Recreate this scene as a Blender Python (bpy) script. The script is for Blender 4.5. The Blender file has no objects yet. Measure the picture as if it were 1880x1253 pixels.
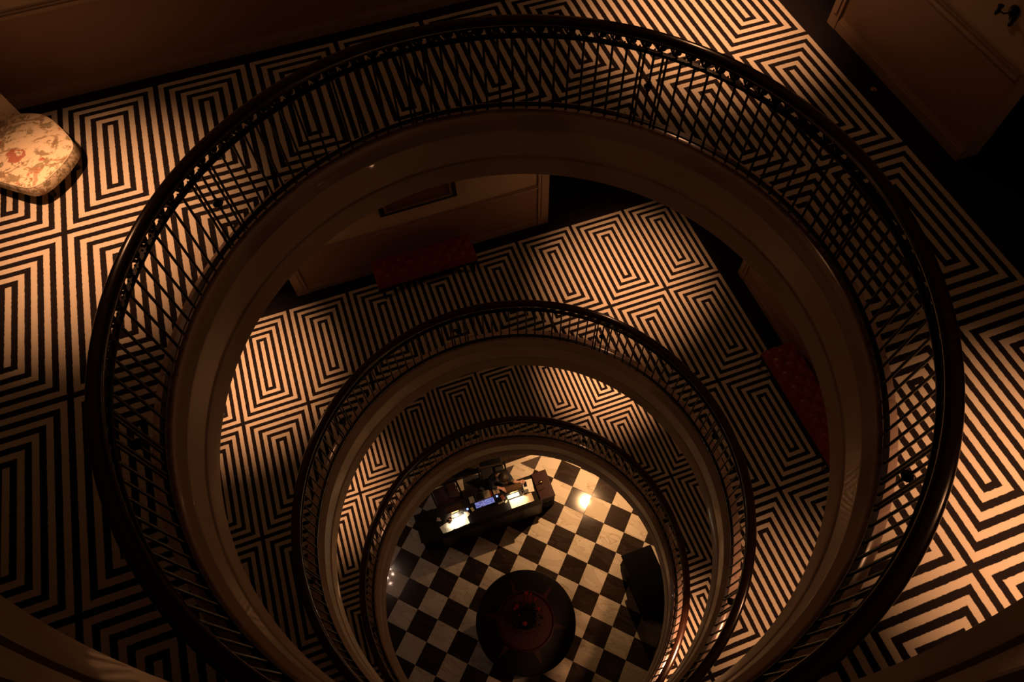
import bpy, bmesh, math, random
from mathutils import Vector, Matrix
random.seed(7)
C = bpy.context.scene.collection
PI = math.pi
U = 0.045                       # one carpet stripe is 4.5 cm wide
CX, CY, GZ = 64.3, -83.0, -231.0
def W(x, y, z): return Vector(((x-CX)*U, (y-CY)*U, (z-GZ)*U))

# ------------------------------------------------------------------ camera
cam = bpy.data.cameras.new('camera'); co = bpy.data.objects.new('camera', cam); C.objects.link(co)
cam.sensor_width = 36.0; cam.lens = 1259.8/1880*36.0; cam.clip_start = .02; cam.clip_end = 200
R = ((0.94224749, -0.3340424, -0.02419376), (-0.30238418, -0.81743955, -0.49026155), (0.1439912, 0.46926353, -0.8712395))
p = W(49.40193, -127.73064, 90.86292)
co.matrix_world = Matrix(((R[0][0], -R[1][0], -R[2][0], p.x), (R[0][1], -R[1][1], -R[2][1], p.y), (R[0][2], -R[1][2], -R[2][2], p.z), (0, 0, 0, 1)))
bpy.context.scene.camera = co
sc = bpy.context.scene
sc.view_settings.view_transform = 'Standard'; sc.view_settings.look = 'None'
sc.view_settings.exposure = 0.0; sc.view_settings.gamma = 1.0; sc.view_settings.use_curve_mapping = False

# ------------------------------------------------------------------ world and lamps
wd = bpy.data.worlds.new('world'); sc.world = wd; wd.use_nodes = True
wd.node_tree.nodes['Background'].inputs[0].default_value = (1.0, .55, .32, 1); wd.node_tree.nodes['Background'].inputs[1].default_value = .002
AMBER = (1.0, .45, .205)
def spot(x, y, z, power, size=100, col=AMBER, tx=None, ty=None, tz=None, rad=.05, blend=1.0):
    l = bpy.data.lights.new('ceiling_lamp', 'SPOT'); l.energy = power; l.color = col; l.spot_size = math.radians(size); l.spot_blend = blend; l.shadow_soft_size = rad
    o = bpy.data.objects.new('ceiling_lamp', l); C.objects.link(o); o.location = W(x, y, z)
    if tx is not None:
        d = W(tx, ty, tz)-W(x, y, z); o.rotation_euler = d.to_track_quat('-Z', 'Y').to_euler()
    return o
def point(x, y, z, power, col=AMBER, rad=.04):
    l = bpy.data.lights.new('ceiling_lamp', 'POINT'); l.energy = power; l.color = col; l.shadow_soft_size = rad
    o = bpy.data.objects.new('ceiling_lamp', l); C.objects.link(o); o.location = W(x, y, z); return o
LAMPS = [  # lamp height, [(x, y, strength)]
    (46.0, ((5, -32, 1.0, 2), (127, -21, 1.1, 2.6), (122, -130, 1.1, 1), (-6, -136, .02, 1))),
    (-80.4+46, ((3.5, -21, .95, 1.3), (116.5, -27, .9, 1.5), (114, -129, .45, 4), (4, -136, .02, 1))),
    (-151.0+46, ((6, -33, .75, 1.2), (119, -24, 1.2, 1.2), (104, -128, 1.0, 1.4), (6, -136, .02, 1))),
]
for cz, ls in LAMPS:
    for x, y, s, g in ls:
        spot(x, y, cz, 335*s, 70)
        spot(x, y, cz-.5, 5.0*s*g, 168, blend=.35)
        if cz < 0: point(x, y, cz-1, 4.2*s*(1.0 if g < 3 else 2.2))  # extra point at the lower lamps, added as upward fill for the fascias
# ground floor: one warm downlight beyond the desk, a cluster of whiter bulbs at the left
spot(118, -33, -166, 500, 128, (1.0, .52, .22), rad=.02, blend=1)
for k, (dx, dy) in enumerate(((0, 0), (3.2, 1), (-2.4, 2.6), (1, -3.4), (-3, -2), (3, 4))):
    point(0.4+dx, -35.5+dy, -167, 2.0, (1.0, .66, .50), rad=.02)

# ------------------------------------------------------------------ helpers
def nm(m):
    m.use_nodes = True; nt = m.node_tree; return nt, nt.nodes, nt.links, nt.nodes['Principled BSDF']
MATS = {}
def mat(name, col, rough=.5, metal=0.0, noise=0.0, scale=30, coord='Object', spec=.5, coat=0, emit=None, es=0, bump=0):
    m = bpy.data.materials.new(name); nt, n, l, b = nm(m)
    b.inputs['Base Color'].default_value = (*col, 1); b.inputs['Roughness'].default_value = rough; b.inputs['Metallic'].default_value = metal
    b.inputs['Specular IOR Level'].default_value = spec; b.inputs['Coat Weight'].default_value = coat
    if emit: b.inputs['Emission Color'].default_value = (*emit, 1); b.inputs['Emission Strength'].default_value = es
    if noise or bump:
        tc = n.new('ShaderNodeTexCoord'); nz = n.new('ShaderNodeTexNoise'); nz.inputs['Scale'].default_value = scale; nz.inputs['Detail'].default_value = 5
        l.new(tc.outputs[coord], nz.inputs['Vector'])
        if noise:
            mx = n.new('ShaderNodeMix'); mx.data_type = 'RGBA'
            mx.inputs[6].default_value = (*[c*(1-noise) for c in col], 1); mx.inputs[7].default_value = (*[min(1, c*(1+noise)) for c in col], 1)
            l.new(nz.outputs['Fac'], mx.inputs[0]); l.new(mx.outputs[2], b.inputs['Base Color'])
        if bump:
            bp = n.new('ShaderNodeBump'); bp.inputs['Strength'].default_value = bump; bp.inputs['Distance'].default_value = .003
            l.new(nz.outputs['Fac'], bp.inputs['Height']); l.new(bp.outputs[0], b.inputs['Normal'])
    MATS[name] = m; return m

def mathn(n, l, op, a, b=None, c=None):
    k = n.new('ShaderNodeMath'); k.operation = op
    for i, v in enumerate((a, b, c)):
        if v is None: continue
        if isinstance(v, (int, float)): k.inputs[i].default_value = v
        else: l.new(v, k.inputs[i])
    return k.outputs[0]
CELLH = 32.484
def carpet_mat(name, NB):
    m = bpy.data.materials.new(name); nt, n, l, b = nm(m)
    uv = n.new('ShaderNodeUVMap'); uv.uv_map = 'carpet'
    nz = n.new('ShaderNodeTexNoise'); nz.inputs['Scale'].default_value = 1.6; nz.inputs['Detail'].default_value = 3
    l.new(uv.outputs[0], nz.inputs['Vector'])
    sx = n.new('ShaderNodeSeparateXYZ'); l.new(uv.outputs[0], sx.inputs[0])
    wob = mathn(n, l, 'MULTIPLY', mathn(n, l, 'SUBTRACT', nz.outputs['Fac'], .5), .22)
    u = sx.outputs[0]; v = sx.outputs[1]
    um = mathn(n, l, 'FLOORED_MODULO', u, 18.0); vm = mathn(n, l, 'FLOORED_MODULO', v, CELLH)
    d = mathn(n, l, 'MINIMUM', mathn(n, l, 'MINIMUM', um, mathn(n, l, 'SUBTRACT', 18.0, um)), mathn(n, l, 'MINIMUM', vm, mathn(n, l, 'SUBTRACT', CELLH, vm)))
    d = mathn(n, l, 'ADD', d, wob)
    # triangle wave, 0 at even stripes, 1 at odd ones
    tri = mathn(n, l, 'PINGPONG', d, 1.0)
    mr = n.new('ShaderNodeMapRange'); mr.inputs[1].default_value = .46; mr.inputs[2].default_value = .54; l.new(tri, mr.inputs[0])
    ins = mathn(n, l, 'MULTIPLY', mathn(n, l, 'LESS_THAN', u, float(NB)), mathn(n, l, 'GREATER_THAN', v, 0.0))
    f = mathn(n, l, 'MULTIPLY', mr.outputs[0], ins)
    n2 = n.new('ShaderNodeTexNoise'); n2.inputs['Scale'].default_value = 9; n2.inputs['Detail'].default_value = 6; l.new(uv.outputs[0], n2.inputs['Vector'])
    cr = n.new('ShaderNodeMix'); cr.data_type = 'RGBA'; cr.inputs[6].default_value = (.46, .405, .32, 1); cr.inputs[7].default_value = (.64, .575, .465, 1); l.new(n2.outputs['Fac'], cr.inputs[0])
    mx = n.new('ShaderNodeMix'); mx.data_type = 'RGBA'; mx.inputs[6].default_value = (.012, .009, .010, 1)
    l.new(f, mx.inputs[0]); l.new(cr.outputs[2], mx.inputs[7]); l.new(mx.outputs[2], b.inputs['Base Color'])
    b.inputs['Roughness'].default_value = .95; b.inputs['Specular IOR Level'].default_value = .1
    n3 = n.new('ShaderNodeTexNoise'); n3.inputs['Scale'].default_value = 40; l.new(uv.outputs[0], n3.inputs['Vector'])
    bp = n.new('ShaderNodeBump'); bp.inputs['Strength'].default_value = .3; bp.inputs['Distance'].default_value = .004; l.new(n3.outputs['Fac'], bp.inputs['Height']); l.new(bp.outputs[0], b.inputs['Normal'])
    return m
def marble(name, a, b_, vein, scale=1.5, rough=.12, w=.5):
    m = bpy.data.materials.new(name); nt, n, l, b = nm(m)
    tc = n.new('ShaderNodeTexCoord'); oi = n.new('ShaderNodeObjectInfo')
    add = n.new('ShaderNodeVectorMath'); add.operation = 'MULTIPLY_ADD'
    l.new(oi.outputs['Random'], add.inputs[0]); add.inputs[1].default_value = (37, 91, 53); l.new(tc.outputs['Object'], add.inputs[2])
    rot = n.new('ShaderNodeMapping'); l.new(add.outputs[0], rot.inputs[0]); rot.inputs['Scale'].default_value = (1, 3.2, 1)
    nz = n.new('ShaderNodeTexNoise'); nz.inputs['Scale'].default_value = scale; nz.inputs['Detail'].default_value = 8; nz.inputs['Distortion'].default_value = 1.2; l.new(rot.outputs[0], nz.inputs['Vector'])
    rp = n.new('ShaderNodeValToRGB'); e = rp.color_ramp.elements
    e[0].position = .30; e[0].color = (*a, 1); e[1].position = .75; e[1].color = (*b_, 1)
    x = rp.color_ramp.elements.new(.485); x.color = (*a, 1); x = rp.color_ramp.elements.new(.50); x.color = (*vein, 1); x = rp.color_ramp.elements.new(.515); x.color = (*b_, 1)
    l.new(nz.outputs['Fac'], rp.inputs[0]); l.new(rp.outputs[0], b.inputs['Base Color']); b.inputs['Roughness'].default_value = rough
    return m
def wood(name, a, b_, rough=.3, coat=.3, scale=4):
    m = bpy.data.materials.new(name); nt, n, l, b = nm(m)
    tc = n.new('ShaderNodeTexCoord'); mp = n.new('ShaderNodeMapping'); mp.inputs['Scale'].default_value = (1, 9, 9); l.new(tc.outputs['Object'], mp.inputs[0])
    nz = n.new('ShaderNodeTexNoise'); nz.inputs['Scale'].default_value = scale; nz.inputs['Detail'].default_value = 6; l.new(mp.outputs[0], nz.inputs['Vector'])
    mx = n.new('ShaderNodeMix'); mx.data_type = 'RGBA'; mx.inputs[6].default_value = (*a, 1); mx.inputs[7].default_value = (*b_, 1); l.new(nz.outputs['Fac'], mx.inputs[0]); l.new(mx.outputs[2], b.inputs['Base Color'])
    b.inputs['Roughness'].default_value = rough; b.inputs['Coat Weight'].default_value = coat; b.inputs['Coat Roughness'].default_value = .15; b.inputs['Specular IOR Level'].default_value = .5 if coat else .2
    return m

CARPA = carpet_mat('striped_carpet_wide', 144); CARPB = carpet_mat('striped_carpet_narrow', 126)
FASC = mat('cream_plaster', (.56, .47, .38), .38, noise=.08, scale=3, coat=.15)
CEIL = mat('ceiling_plaster', (.28, .24, .19), .8, noise=.05, scale=4)
WALLU = mat('upper_wallpaper', (.42, .33, .24), .75, noise=.08, scale=5)
WALLD = mat('dado_paint', (.24, .145, .10), .5, noise=.08, scale=3)
TRIMW = mat('painted_moulding', (.28, .19, .13), .4, noise=.05, scale=3)
CURB = marble('rose_marble', (.42, .30, .25), (.50, .37, .31), (.30, .2, .17), 2, .16)
IRON = mat('black_iron', (.018, .015, .014), .34, .75, noise=.3, scale=60)
RAIL = wood('mahogany_rail', (.020, .007, .0045), (.038, .014, .008), .2, .5)
DWOOD = wood('dark_wood', (.004, .0025, .002), (.009, .0045, .003), .45, 0)
MAROON = wood('maroon_wood', (.026, .006, .005), (.036, .009, .007), .5, 0)
BLACKF = mat('black_floor', (.010, .008, .008), .7, spec=.2, noise=.2)
DARK = mat('dark_room', (.03, .02, .018), .9, noise=.2)  # near-black colour stands in for unlit rooms past the openings
TILEW = marble('white_marble', (.72, .64, .52), (.80, .72, .60), (.52, .42, .31), 1.3, .055)
TILEB = marble('black_marble', (.030, .020, .017), (.040, .028, .022), (.07, .05, .04), 1.6, .13)
GROUT = mat('grout', (.07, .05, .04), .7, noise=.2)
REDL = mat('oxblood_leather', (.19, .026, .017), .33, noise=.25, scale=12, coat=.15, bump=.2)
BRASS = mat('brass', (.55, .36, .13), .25, 1.0, noise=.1)
GILT = mat('gilt_rim', (.45, .33, .18), .35, .8, noise=.1)
CHROME = mat('chrome', (.6, .58, .56), .15, 1.0, noise=.05)

def box(bm, x0, x1, y0, y1, z0, z1, M=None):
    vs = [bm.verts.new(c) for c in ((x0, y0, z0), (x1, y0, z0), (x1, y1, z0), (x0, y1, z0), (x0, y0, z1), (x1, y0, z1), (x1, y1, z1), (x0, y1, z1))]
    for f in ((3, 2, 1, 0), (4, 5, 6, 7), (0, 1, 5, 4), (1, 2, 6, 5), (2, 3, 7, 6), (3, 0, 4, 7)): bm.faces.new([vs[i] for i in f])
    if M is not None:
        for v in vs: v.co = M @ v.co
    return vs
def ubox(bm, x0, x1, y0, y1, z0, z1):           # box in stripe units
    a = W(x0, y0, z0); b = W(x1, y1, z1); return box(bm, a.x, b.x, a.y, b.y, a.z, b.z)
def bevel(bm, w, seg=2):
    bmesh.ops.bevel(bm, geom=list(bm.edges), offset=w, segments=seg, affect='EDGES', profile=.6, clamp_overlap=True)
def tube(bm, pts, r, n=8, cap=True, closed=False):
    pts = [Vector(q) for q in pts]; m = len(pts); rs = r if isinstance(r, (list, tuple)) else [r]*m; rings = []
    for i, q in enumerate(pts):
        a = pts[(i-1) % m] if (closed or i > 0) else q; b = pts[(i+1) % m] if (closed or i < m-1) else q
        t = (b-a).normalized(); up = Vector((0, 0, 1)) if abs(t.z) < .9 else Vector((1, 0, 0))
        s = t.cross(up).normalized(); w = s.cross(t).normalized()
        rings.append([bm.verts.new(q+(s*math.cos(2*PI*k/n)+w*math.sin(2*PI*k/n))*rs[i]) for k in range(n)])
    for i in range(m if closed else m-1):
        A, B = rings[i], rings[(i+1) % m]
        for k in range(n): bm.faces.new((A[k], A[(k+1) % n], B[(k+1) % n], B[k]))
    if cap and not closed:
        bm.faces.new(rings[0][::-1]); bm.faces.new(rings[-1])
def lathe(bm, prof, n=24, cx=0, cy=0, cz=0, cap=True):
    rings = []
    for r, z in prof: rings.append([bm.verts.new((cx+r*math.cos(2*PI*k/n), cy+r*math.sin(2*PI*k/n), cz+z)) for k in range(n)])
    for A, B in zip(rings, rings[1:]):
        for k in range(n): bm.faces.new((A[k], A[(k+1) % n], B[(k+1) % n], B[k]))
    if cap:
        if prof[0][0] > 1e-6: bm.faces.new(rings[0][::-1])
        if prof[-1][0] > 1e-6: bm.faces.new(rings[-1])
def ringsweep(bm, prof, n=192):                 # closed profile swept round the z axis
    rings = [[bm.verts.new((r*math.cos(2*PI*k/n), r*math.sin(2*PI*k/n), z)) for r, z in prof] for k in range(n)]
    m = len(prof)
    for k in range(n):
        A, B = rings[k], rings[(k+1) % n]
        for i in range(m): bm.faces.new((A[i], A[(i+1) % m], B[(i+1) % m], B[i]))
def obj(name, bm, m, parent=None, loc=None, smooth=False, rotz=0, mesh=None):
    if mesh is None:
        bmesh.ops.remove_doubles(bm, verts=bm.verts, dist=1e-6); bmesh.ops.recalc_face_normals(bm, faces=bm.faces)
        mesh = bpy.data.meshes.new(name); bm.to_mesh(mesh); bm.free()
        for mm in (m if isinstance(m, (list, tuple)) else [m]): mesh.materials.append(mm)
        if smooth:
            for q in mesh.polygons: q.use_smooth = True
            if smooth == 'auto': mesh.set_sharp_from_angle(angle=math.radians(35))
    o = bpy.data.objects.new(name, mesh); C.objects.link(o)
    if parent is not None: o.parent = parent
    if loc is not None: o.location = loc
    if rotz: o.rotation_euler[2] = rotz
    return o
def empty(name, label, cat, loc=(0, 0, 0), rotz=0, group=None):
    o = bpy.data.objects.new(name, None); C.objects.link(o); o.empty_display_size = .1; o.location = loc; o.rotation_euler[2] = rotz
    o['label'] = label; o['category'] = cat
    if group: o['group'] = group
    return o
def tag(o, label, cat, group=None):
    o['label'] = label; o['category'] = cat
    if group: o['group'] = group
    return o
def struct(o): o['kind'] = 'structure'; return o
B = bmesh.new

# ------------------------------------------------------------------ storeys
X0, X1, Y0, Y1 = -75.0, 190.0, -235.0, 40.0      # outer extent of the slabs
def plate(bm, cx, cy, r, x0, x1, y0, y1, z0, z1, n=160, uvo=None):
    """rectangular plate with a round hole"""
    angs = sorted(set([2*PI*k/n for k in range(n)]+[math.atan2(y-cy, x-cx) % (2*PI) for x in (x0, x1) for y in (y0, y1)]))
    inn, out = [], []
    for a in angs:
        c, s = math.cos(a), math.sin(a)
        tx = ((x1-cx)/c if c > 0 else (x0-cx)/c) if abs(c) > 1e-9 else 1e9
        ty = ((y1-cy)/s if s > 0 else (y0-cy)/s) if abs(s) > 1e-9 else 1e9
        t = min(tx, ty); inn.append((cx+r*c, cy+r*s)); out.append((cx+t*c, cy+t*s))
    V = lambda q, z: bm.verts.new(W(q[0], q[1], z))
    it, ot, ib, ob = [V(q, z1) for q in inn], [V(q, z1) for q in out], [V(q, z0) for q in inn], [V(q, z0) for q in out]
    m = len(angs)
    for k in range(m):
        j = (k+1) % m
        bm.faces.new((it[k], ot[k], ot[j], it[j])); bm.faces.new((ib[j], ob[j], ob[k], ib[k]))
        bm.faces.new((it[j], ib[j], ib[k], it[k])); bm.faces.new((ot[k], ob[k], ob[j], ot[j]))
def add_uv(o, ox, oy):
    me = o.data; uvl = me.uv_layers.new(name='carpet')
    for lp in me.loops:
        c = me.vertices[lp.vertex_index].co
        x = c.x/U+CX; y = c.y/U+CY
        uvl.data[lp.index].uv = (x-ox, -y-oy)

FPROF = ((51.9, 3.0), (49.9, 3.0), (50.2, 2.5), (50.35, 1.8), (50.2, 1.0), (49.85, .4), (49.5, .05), (49.35, -.25), (49.12, -.45), (49.08, -.75), (49.25, -1.0), (49.42, -1.1), (49.42, -7.1),
         (49.62, -7.3), (49.62, -7.7), (49.3, -7.9), (49.2, -8.2), (49.1, -11.2), (48.95, -11.8), (48.95, -12.0), (51.9, -12.0))
CPROF = ((51.95, .1), (52.2, .2), (52.3, 3.0), (52.15, 3.45), (51.9, 3.6), (50.0, 3.6), (49.65, 3.5), (49.5, 3.3), (49.6, 3.05), (50.0, 3.0), (51.9, 3.0))
def balu_bm(h0=3.85, h1=18.6, knot=False, r=.21):
    bm = B(); P = lambda a, z: (a*U, z*U)
    prof = [P(.0001, h0), P(r+.04, h0), P(r+.04, h0+.5), P(r, h0+.8)]
    if knot: prof += [P(r, 11.2), P(.42, 11.3), P(.3, 11.5), P(.62, 11.75), P(.85, 12.1), P(.62, 12.45), P(.3, 12.7), P(.42, 12.9), P(r, 13.0)]
    prof += [P(r, h1-.6), P(r+.1, h1-.35), P(.36, h1-.2), P(.36, h1), P(.0001, h1)]
    lathe(bm, prof, 8, cap=False); return bm
def scroll_bm(h=0):
    """one bay of the wave scroll under the handrail: coil with a boss, linking tail. local x tangential, z up (units)"""
    bm = B(); pts = []; rr = []
    for k in range(23):                         # coil
        t = k/22; a = -PI*.55+t*2*PI*1.25; r = .82-.55*t
        pts.append(((-.15+r*math.cos(a))*U, 0, (19.95+h+r*.98*math.sin(a))*U)); rr.append(.18*U)
    tube(bm, pts, rr, 6)
    tube(bm, [((-.15+.82*math.cos(-PI*.55))*U, 0, (19.95+h-.8)*U), (.45*U, 0, (19.3+h)*U), (.85*U, 0, (19.9+h)*U), (1.15*U, 0, (20.65+h)*U), (1.32*U, 0, (20.75+h)*U)], .17*U, 6)
    bmesh.ops.create_uvsphere(bm, u_segments=10, v_segments=6, radius=.48*U, matrix=Matrix.Translation((-.15*U, 0, (19.95+h)*U)))
    bmesh.ops.create_uvsphere(bm, u_segments=6, v_segments=4, radius=.17*U, matrix=Matrix.Translation((1.05*U, 0, (19.3+h)*U)))
    return bm
def mesh_of(name, bm, m, smooth=True):
    bmesh.ops.recalc_face_normals(bm, faces=bm.faces); me = bpy.data.meshes.new(name); bm.to_mesh(me); bm.free(); me.materials.append(m)
    if smooth:
        for q in me.polygons: q.use_smooth = True
        me.set_sharp_from_angle(angle=math.radians(50))
    return me
ME_B = mesh_of('baluster', balu_bm(), IRON); ME_K = mesh_of('baluster_knot', balu_bm(knot=True), IRON); ME_S = mesh_of('frieze_scroll', scroll_bm(), IRON)

def storey(z, cx, cy, ox, oy, cm, label, k, wallx, ymax, rs=1.0, rail=True, names=None):
    bm = B(); plate(bm, cx, cy, 51.8, X0, X1, Y0, Y1, z-12, z-.25); f = struct(obj('floor', bm, CEIL))
    bm = B(); plate(bm, cx, cy, 51.9, X0, wallx-.25, Y0, ymax, z-.25, z); cpt = obj('carpet', bm, cm); add_uv(cpt, ox, oy); tag(cpt, names[0], 'carpet')
    e = W(cx, cy, z)
    bm = B(); ringsweep(bm, [(a*U*rs, b*U) for a, b in FPROF]); struct(obj('trim_%d' % (2*k-1), bm, FASC, loc=e, smooth='auto'))
    bm = B(); ringsweep(bm, [(a*U*rs, b*U) for a, b in CPROF]); struct(obj('trim_%d' % (2*k), bm, CURB, loc=e, smooth='auto'))
    if not rail: return
    t = empty('balustrade', names[1], 'balustrade', e, 0, 'iron balustrades round the stairwell')
    # handrail: flattened oval with a moulded underside
    hp = []
    for q in range(16):
        a = 2*PI*q/16; x = 1.02*math.copysign(abs(math.cos(a))**.75, math.cos(a)); y = .62*math.copysign(abs(math.sin(a))**.85, math.sin(a)); hp.append(((50.1+x)*U, (21.4+y)*U))
    bm = B(); ringsweep(bm, hp); obj('handrail', bm, RAIL, t, smooth=True)
    bm = B(); ringsweep(bm, [((50.0+a)*U, (b)*U) for a, b in ((-.42, 20.45), (.42, 20.45), (.42, 20.75), (-.42, 20.75))]); obj('handrail_plate', bm, IRON, t)
    bm = B(); ringsweep(bm, [((50.0+a)*U, (b)*U) for a, b in ((-.5, 18.55), (.5, 18.55), (.5, 18.75), (.35, 18.95), (-.35, 18.95), (-.5, 18.75))]); obj('frieze_rail', bm, IRON, t)
    bm = B(); ringsweep(bm, [((50.2+a)*U, (b)*U) for a, b in ((-.36, 4.35), (.36, 4.35), (.36, 4.75), (-.36, 4.75))]); obj('bottom_rail', bm, IRON, t)
    for pn in range(8):
        c = pn*45
        for a, kn in [(c-2.5, 0), (c-1.75, 0), (c, 1), (c+1.75, 0), (c+2.5, 0)]+[(c+5.1+i*2.677, 0) for i in range(14)]:
            ar = math.radians(a)
            obj('baluster', None, None, t, (50.15*U*math.cos(ar), 50.15*U*math.sin(ar), 0), rotz=ar, mesh=ME_K if kn else ME_B)
        for i in range(16):
            ar = math.radians(c+1.6+i*2.8125)
            obj('frieze_scroll', None, None, t, (50.0*U*math.cos(ar), 50.0*U*math.sin(ar), 0), rotz=ar+PI/2, mesh=ME_S)
        for a in (c-1.9, c+1.9):                # short square posts that frame each panel in the frieze
            pass
storey(0.0, 64.3, -83.0, 0, 0, CARPA, '', 1, 149.3, 2.2, names=('cream and black maze-striped carpet on the nearest, uppermost landing, under the floral chair', 'dark iron balustrade with mahogany handrail, the largest ring, round the nearest landing'))
storey(-80.37, 63.2, -84.5, 18.709, 2.016, CARPB, '', 2, 149.5, 1.2, rs=1.008, names=('cream and black maze-striped carpet on the second landing down, by the red benches', 'dark iron balustrade with mahogany handrail, the middle-sized ring, round the second landing down'))
storey(-151.04, 62.2, -86.5, 16.72, 5.408, CARPB, '', 3, 149.5, -1.3, rs=1.0, names=('cream and black maze-striped carpet on the lowest landing, just above the marble lobby', 'dark iron balustrade with mahogany handrail, the smallest ring, round the lowest landing'))
# the storey of the photographer: slab and its round edge just under the lens
bm = B(); plate(bm, 64.3, -83, 51.8, X0, X1, Y0, Y1, 60, 71.7); struct(obj('floor', bm, CEIL))
bm = B(); ringsweep(bm, [(a*U*.972, b*U) for a, b in FPROF]); struct(obj('trim_7', bm, FASC, loc=W(64.3, -83, 72), smooth='auto'))
bm = B(); ringsweep(bm, [(a*U*.975, b*U) for a, b in CPROF]); struct(obj('trim_8', bm, CURB, loc=W(64.3, -83, 72), smooth='auto'))
# ceiling and outer shell
bm = B(); ubox(bm, X0, X1, Y0, Y1, 150, 152); struct(obj('ceiling', bm, CEIL))
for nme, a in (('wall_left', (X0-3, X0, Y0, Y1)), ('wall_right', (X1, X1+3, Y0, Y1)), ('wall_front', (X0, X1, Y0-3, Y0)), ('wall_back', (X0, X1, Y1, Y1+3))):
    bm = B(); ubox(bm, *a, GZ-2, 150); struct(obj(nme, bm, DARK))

# panelled walls of each landing ------------------------------------------------
def vwall(axis, c, a0, a1, z, top, k, panels=True, side=-1):
    """panelled wall face at coordinate c. axis 'y': runs along x, faces -y. axis 'x': runs along y, faces -x"""
    def bx(bm, u0, u1, d0, d1, z0, z1):         # d: how far proud of the face
        if axis == 'y': ubox(bm, u0, u1, c-d1, c-d0, z0, z1)
        else: ubox(bm, c-d1, c-d0, u0, u1, z0, z1)
    nmz = 'wall_back' if axis == 'y' else 'wall_right'
    bm = B(); bx(bm, a0, a1, -4, 0, z, top); w = struct(obj(nmz, bm, WALLU))
    bm = B(); bx(bm, a0, a1, 0, .12, z+2.4, z+16.8); obj('dado_panel', bm, WALLD, w)
    bm = B(); bx(bm, a0-.1, a1+.1, 0, .55, z+.0, z+1.9); bx(bm, a0-.1, a1+.1, 0, .38, z+1.9, z+2.35); bx(bm, a0-.1, a1+.1, 0, .22, z+2.35, z+2.7)
    struct(obj('baseboard_%s' % ('back' if axis == 'y' else 'right'), bm, TRIMW))
    bm = B(); bx(bm, a0-.1, a1+.1, 0, .4, z+16.7, z+17.1); bx(bm, a0-.1, a1+.1, 0, .8, z+17.1, z+17.7); bx(bm, a0-.1, a1+.1, 0, .5, z+17.7, z+18.1)
    obj('dado_rail', bm, TRIMW, w)
    return w
def casing(axis, c, a0, a1, z, top, depth=.7):
    bm = B()
    if axis == 'y': ubox(bm, a0, a1, c-depth, c, z, top); ubox(bm, a0+(a1-a0)*.3, a0+(a1-a0)*.7, c-depth-.3, c-depth, z+3, top)
    else: ubox(bm, c-depth, c, a0, a1, z, top); ubox(bm, c-depth-.3, c-depth, a0+(a1-a0)*.3, a0+(a1-a0)*.7, z+3, top)
    return bm
tn = [9]
def trim(bm, m=TRIMW):
    struct(obj('trim_%d' % tn[0], bm, m)); tn[0] += 1
vwall('y', 2.9, X0, 112, 0, 60, 1)
trim(casing('y', 2.9, 112, 116, 0, 60))
vwall('x', 149.7, -71.6, -33.5, 0, 60, 1)
trim(casing('x', 149.7, -33.5, -31.0, 0, 60))
vwall('x', 149.7, -230, -128, 0, 60, 1)
for z, y, top, yb in ((-80.37, 1.9, -12.5, 0), (-151.04, -.6, -92.5, 0)):
    vwall('y', y, 26.0, 99.4, z, top, 2); trim(casing('y', y, 99.4, 102.8, z, top)); trim(casing('y', y, 22.6, 26.0, z, top))
    vwall('y', y, X0, 2, z, top, 2)
    vwall('x', 149.9, -122.0, -39.6, z, top, 2); trim(casing('x', 149.9, -39.6, -36.8, z, top))
# dark carpet-less floor strip running out through the openings
for z, xe, ye in ((0, 149.05, 2.2), (-80.37, 149.25, 1.2), (-151.04, 149.25, -1.3)):
    bm = B(); ubox(bm, xe, X1, Y0, Y1, z-.25, z-.02); ubox(bm, X0, xe, ye, Y1, z-.25, z-.02); struct(obj('floor', bm, BLACKF))

# ------------------------------------------------------------------ lobby floor
TH, S = -0.7860180, 10.0317
TO = (103.068, -40.074)
ct, st = math.cos(TH), math.sin(TH)
bm = B(); ubox(bm, X0, X1, Y0, Y1, GZ-2, GZ-.35); lobby = struct(obj('floor', bm, GROUT))
bmw = B(); s = (S-.09)*U/2
def tile_mesh(m):
    bm = B(); box(bm, -s, s, -s, s, -.3*U, 0); bmesh.ops.bevel(bm, geom=[e for e in bm.edges if e.verts[0].co.z > -.01*U and e.verts[1].co.z > -.01*U], offset=.0018, segments=1, affect='EDGES')
    return mesh_of('marble_tile', bm, m, False)
TW, TB = tile_mesh(TILEW), tile_mesh(TILEB)
tiles = []; rest = []
for i in range(-26, 22):
    for j in range(-26, 26):
        x = TO[0]+S*(ct*(i+.5)+st*(j+.5)); y = TO[1]+S*(st*(i+.5)-ct*(j+.5))
        if X0+4 < x < X1-6 and Y0+5 < y < -19: tiles.append((math.hypot(x-70, y+80), x, y, (i+j) % 2 == 0))
tiles.sort()
for d, x, y, dk in tiles[:290]:
    obj('marble_tile', None, None, lobby, W(x, y, GZ)+Vector((0, 0, random.uniform(-.0004, .0004))), rotz=TH, mesh=TB if dk else TW)
bm = B()
for d, x, y, dk in tiles[290:]:
    c = W(x, y, GZ); M = Matrix.Translation(c) @ Matrix.Rotation(TH, 4, 'Z')
    n0 = len(bm.faces); box(bm, -s, s, -s, s, -.3*U, 0, M); bm.faces.ensure_lookup_table()
    for f in bm.faces[n0:]: f.material_index = 1 if dk else 0
far = obj('marble_tile', bm, [TILEW, TILEB], lobby); far['kind'] = 'stuff'
bm = B(); ubox(bm, X0, X1, -20.3, -18.3, GZ-.35, GZ+.04); struct(obj('trim_%d' % tn[0], bm, TILEW)); tn[0] += 1
bm = B(); ubox(bm, X0, X1, -18.3, Y1, GZ-.35, GZ+.03); struct(obj('trim_%d' % tn[0], bm, TILEB)); tn[0] += 1
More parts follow.
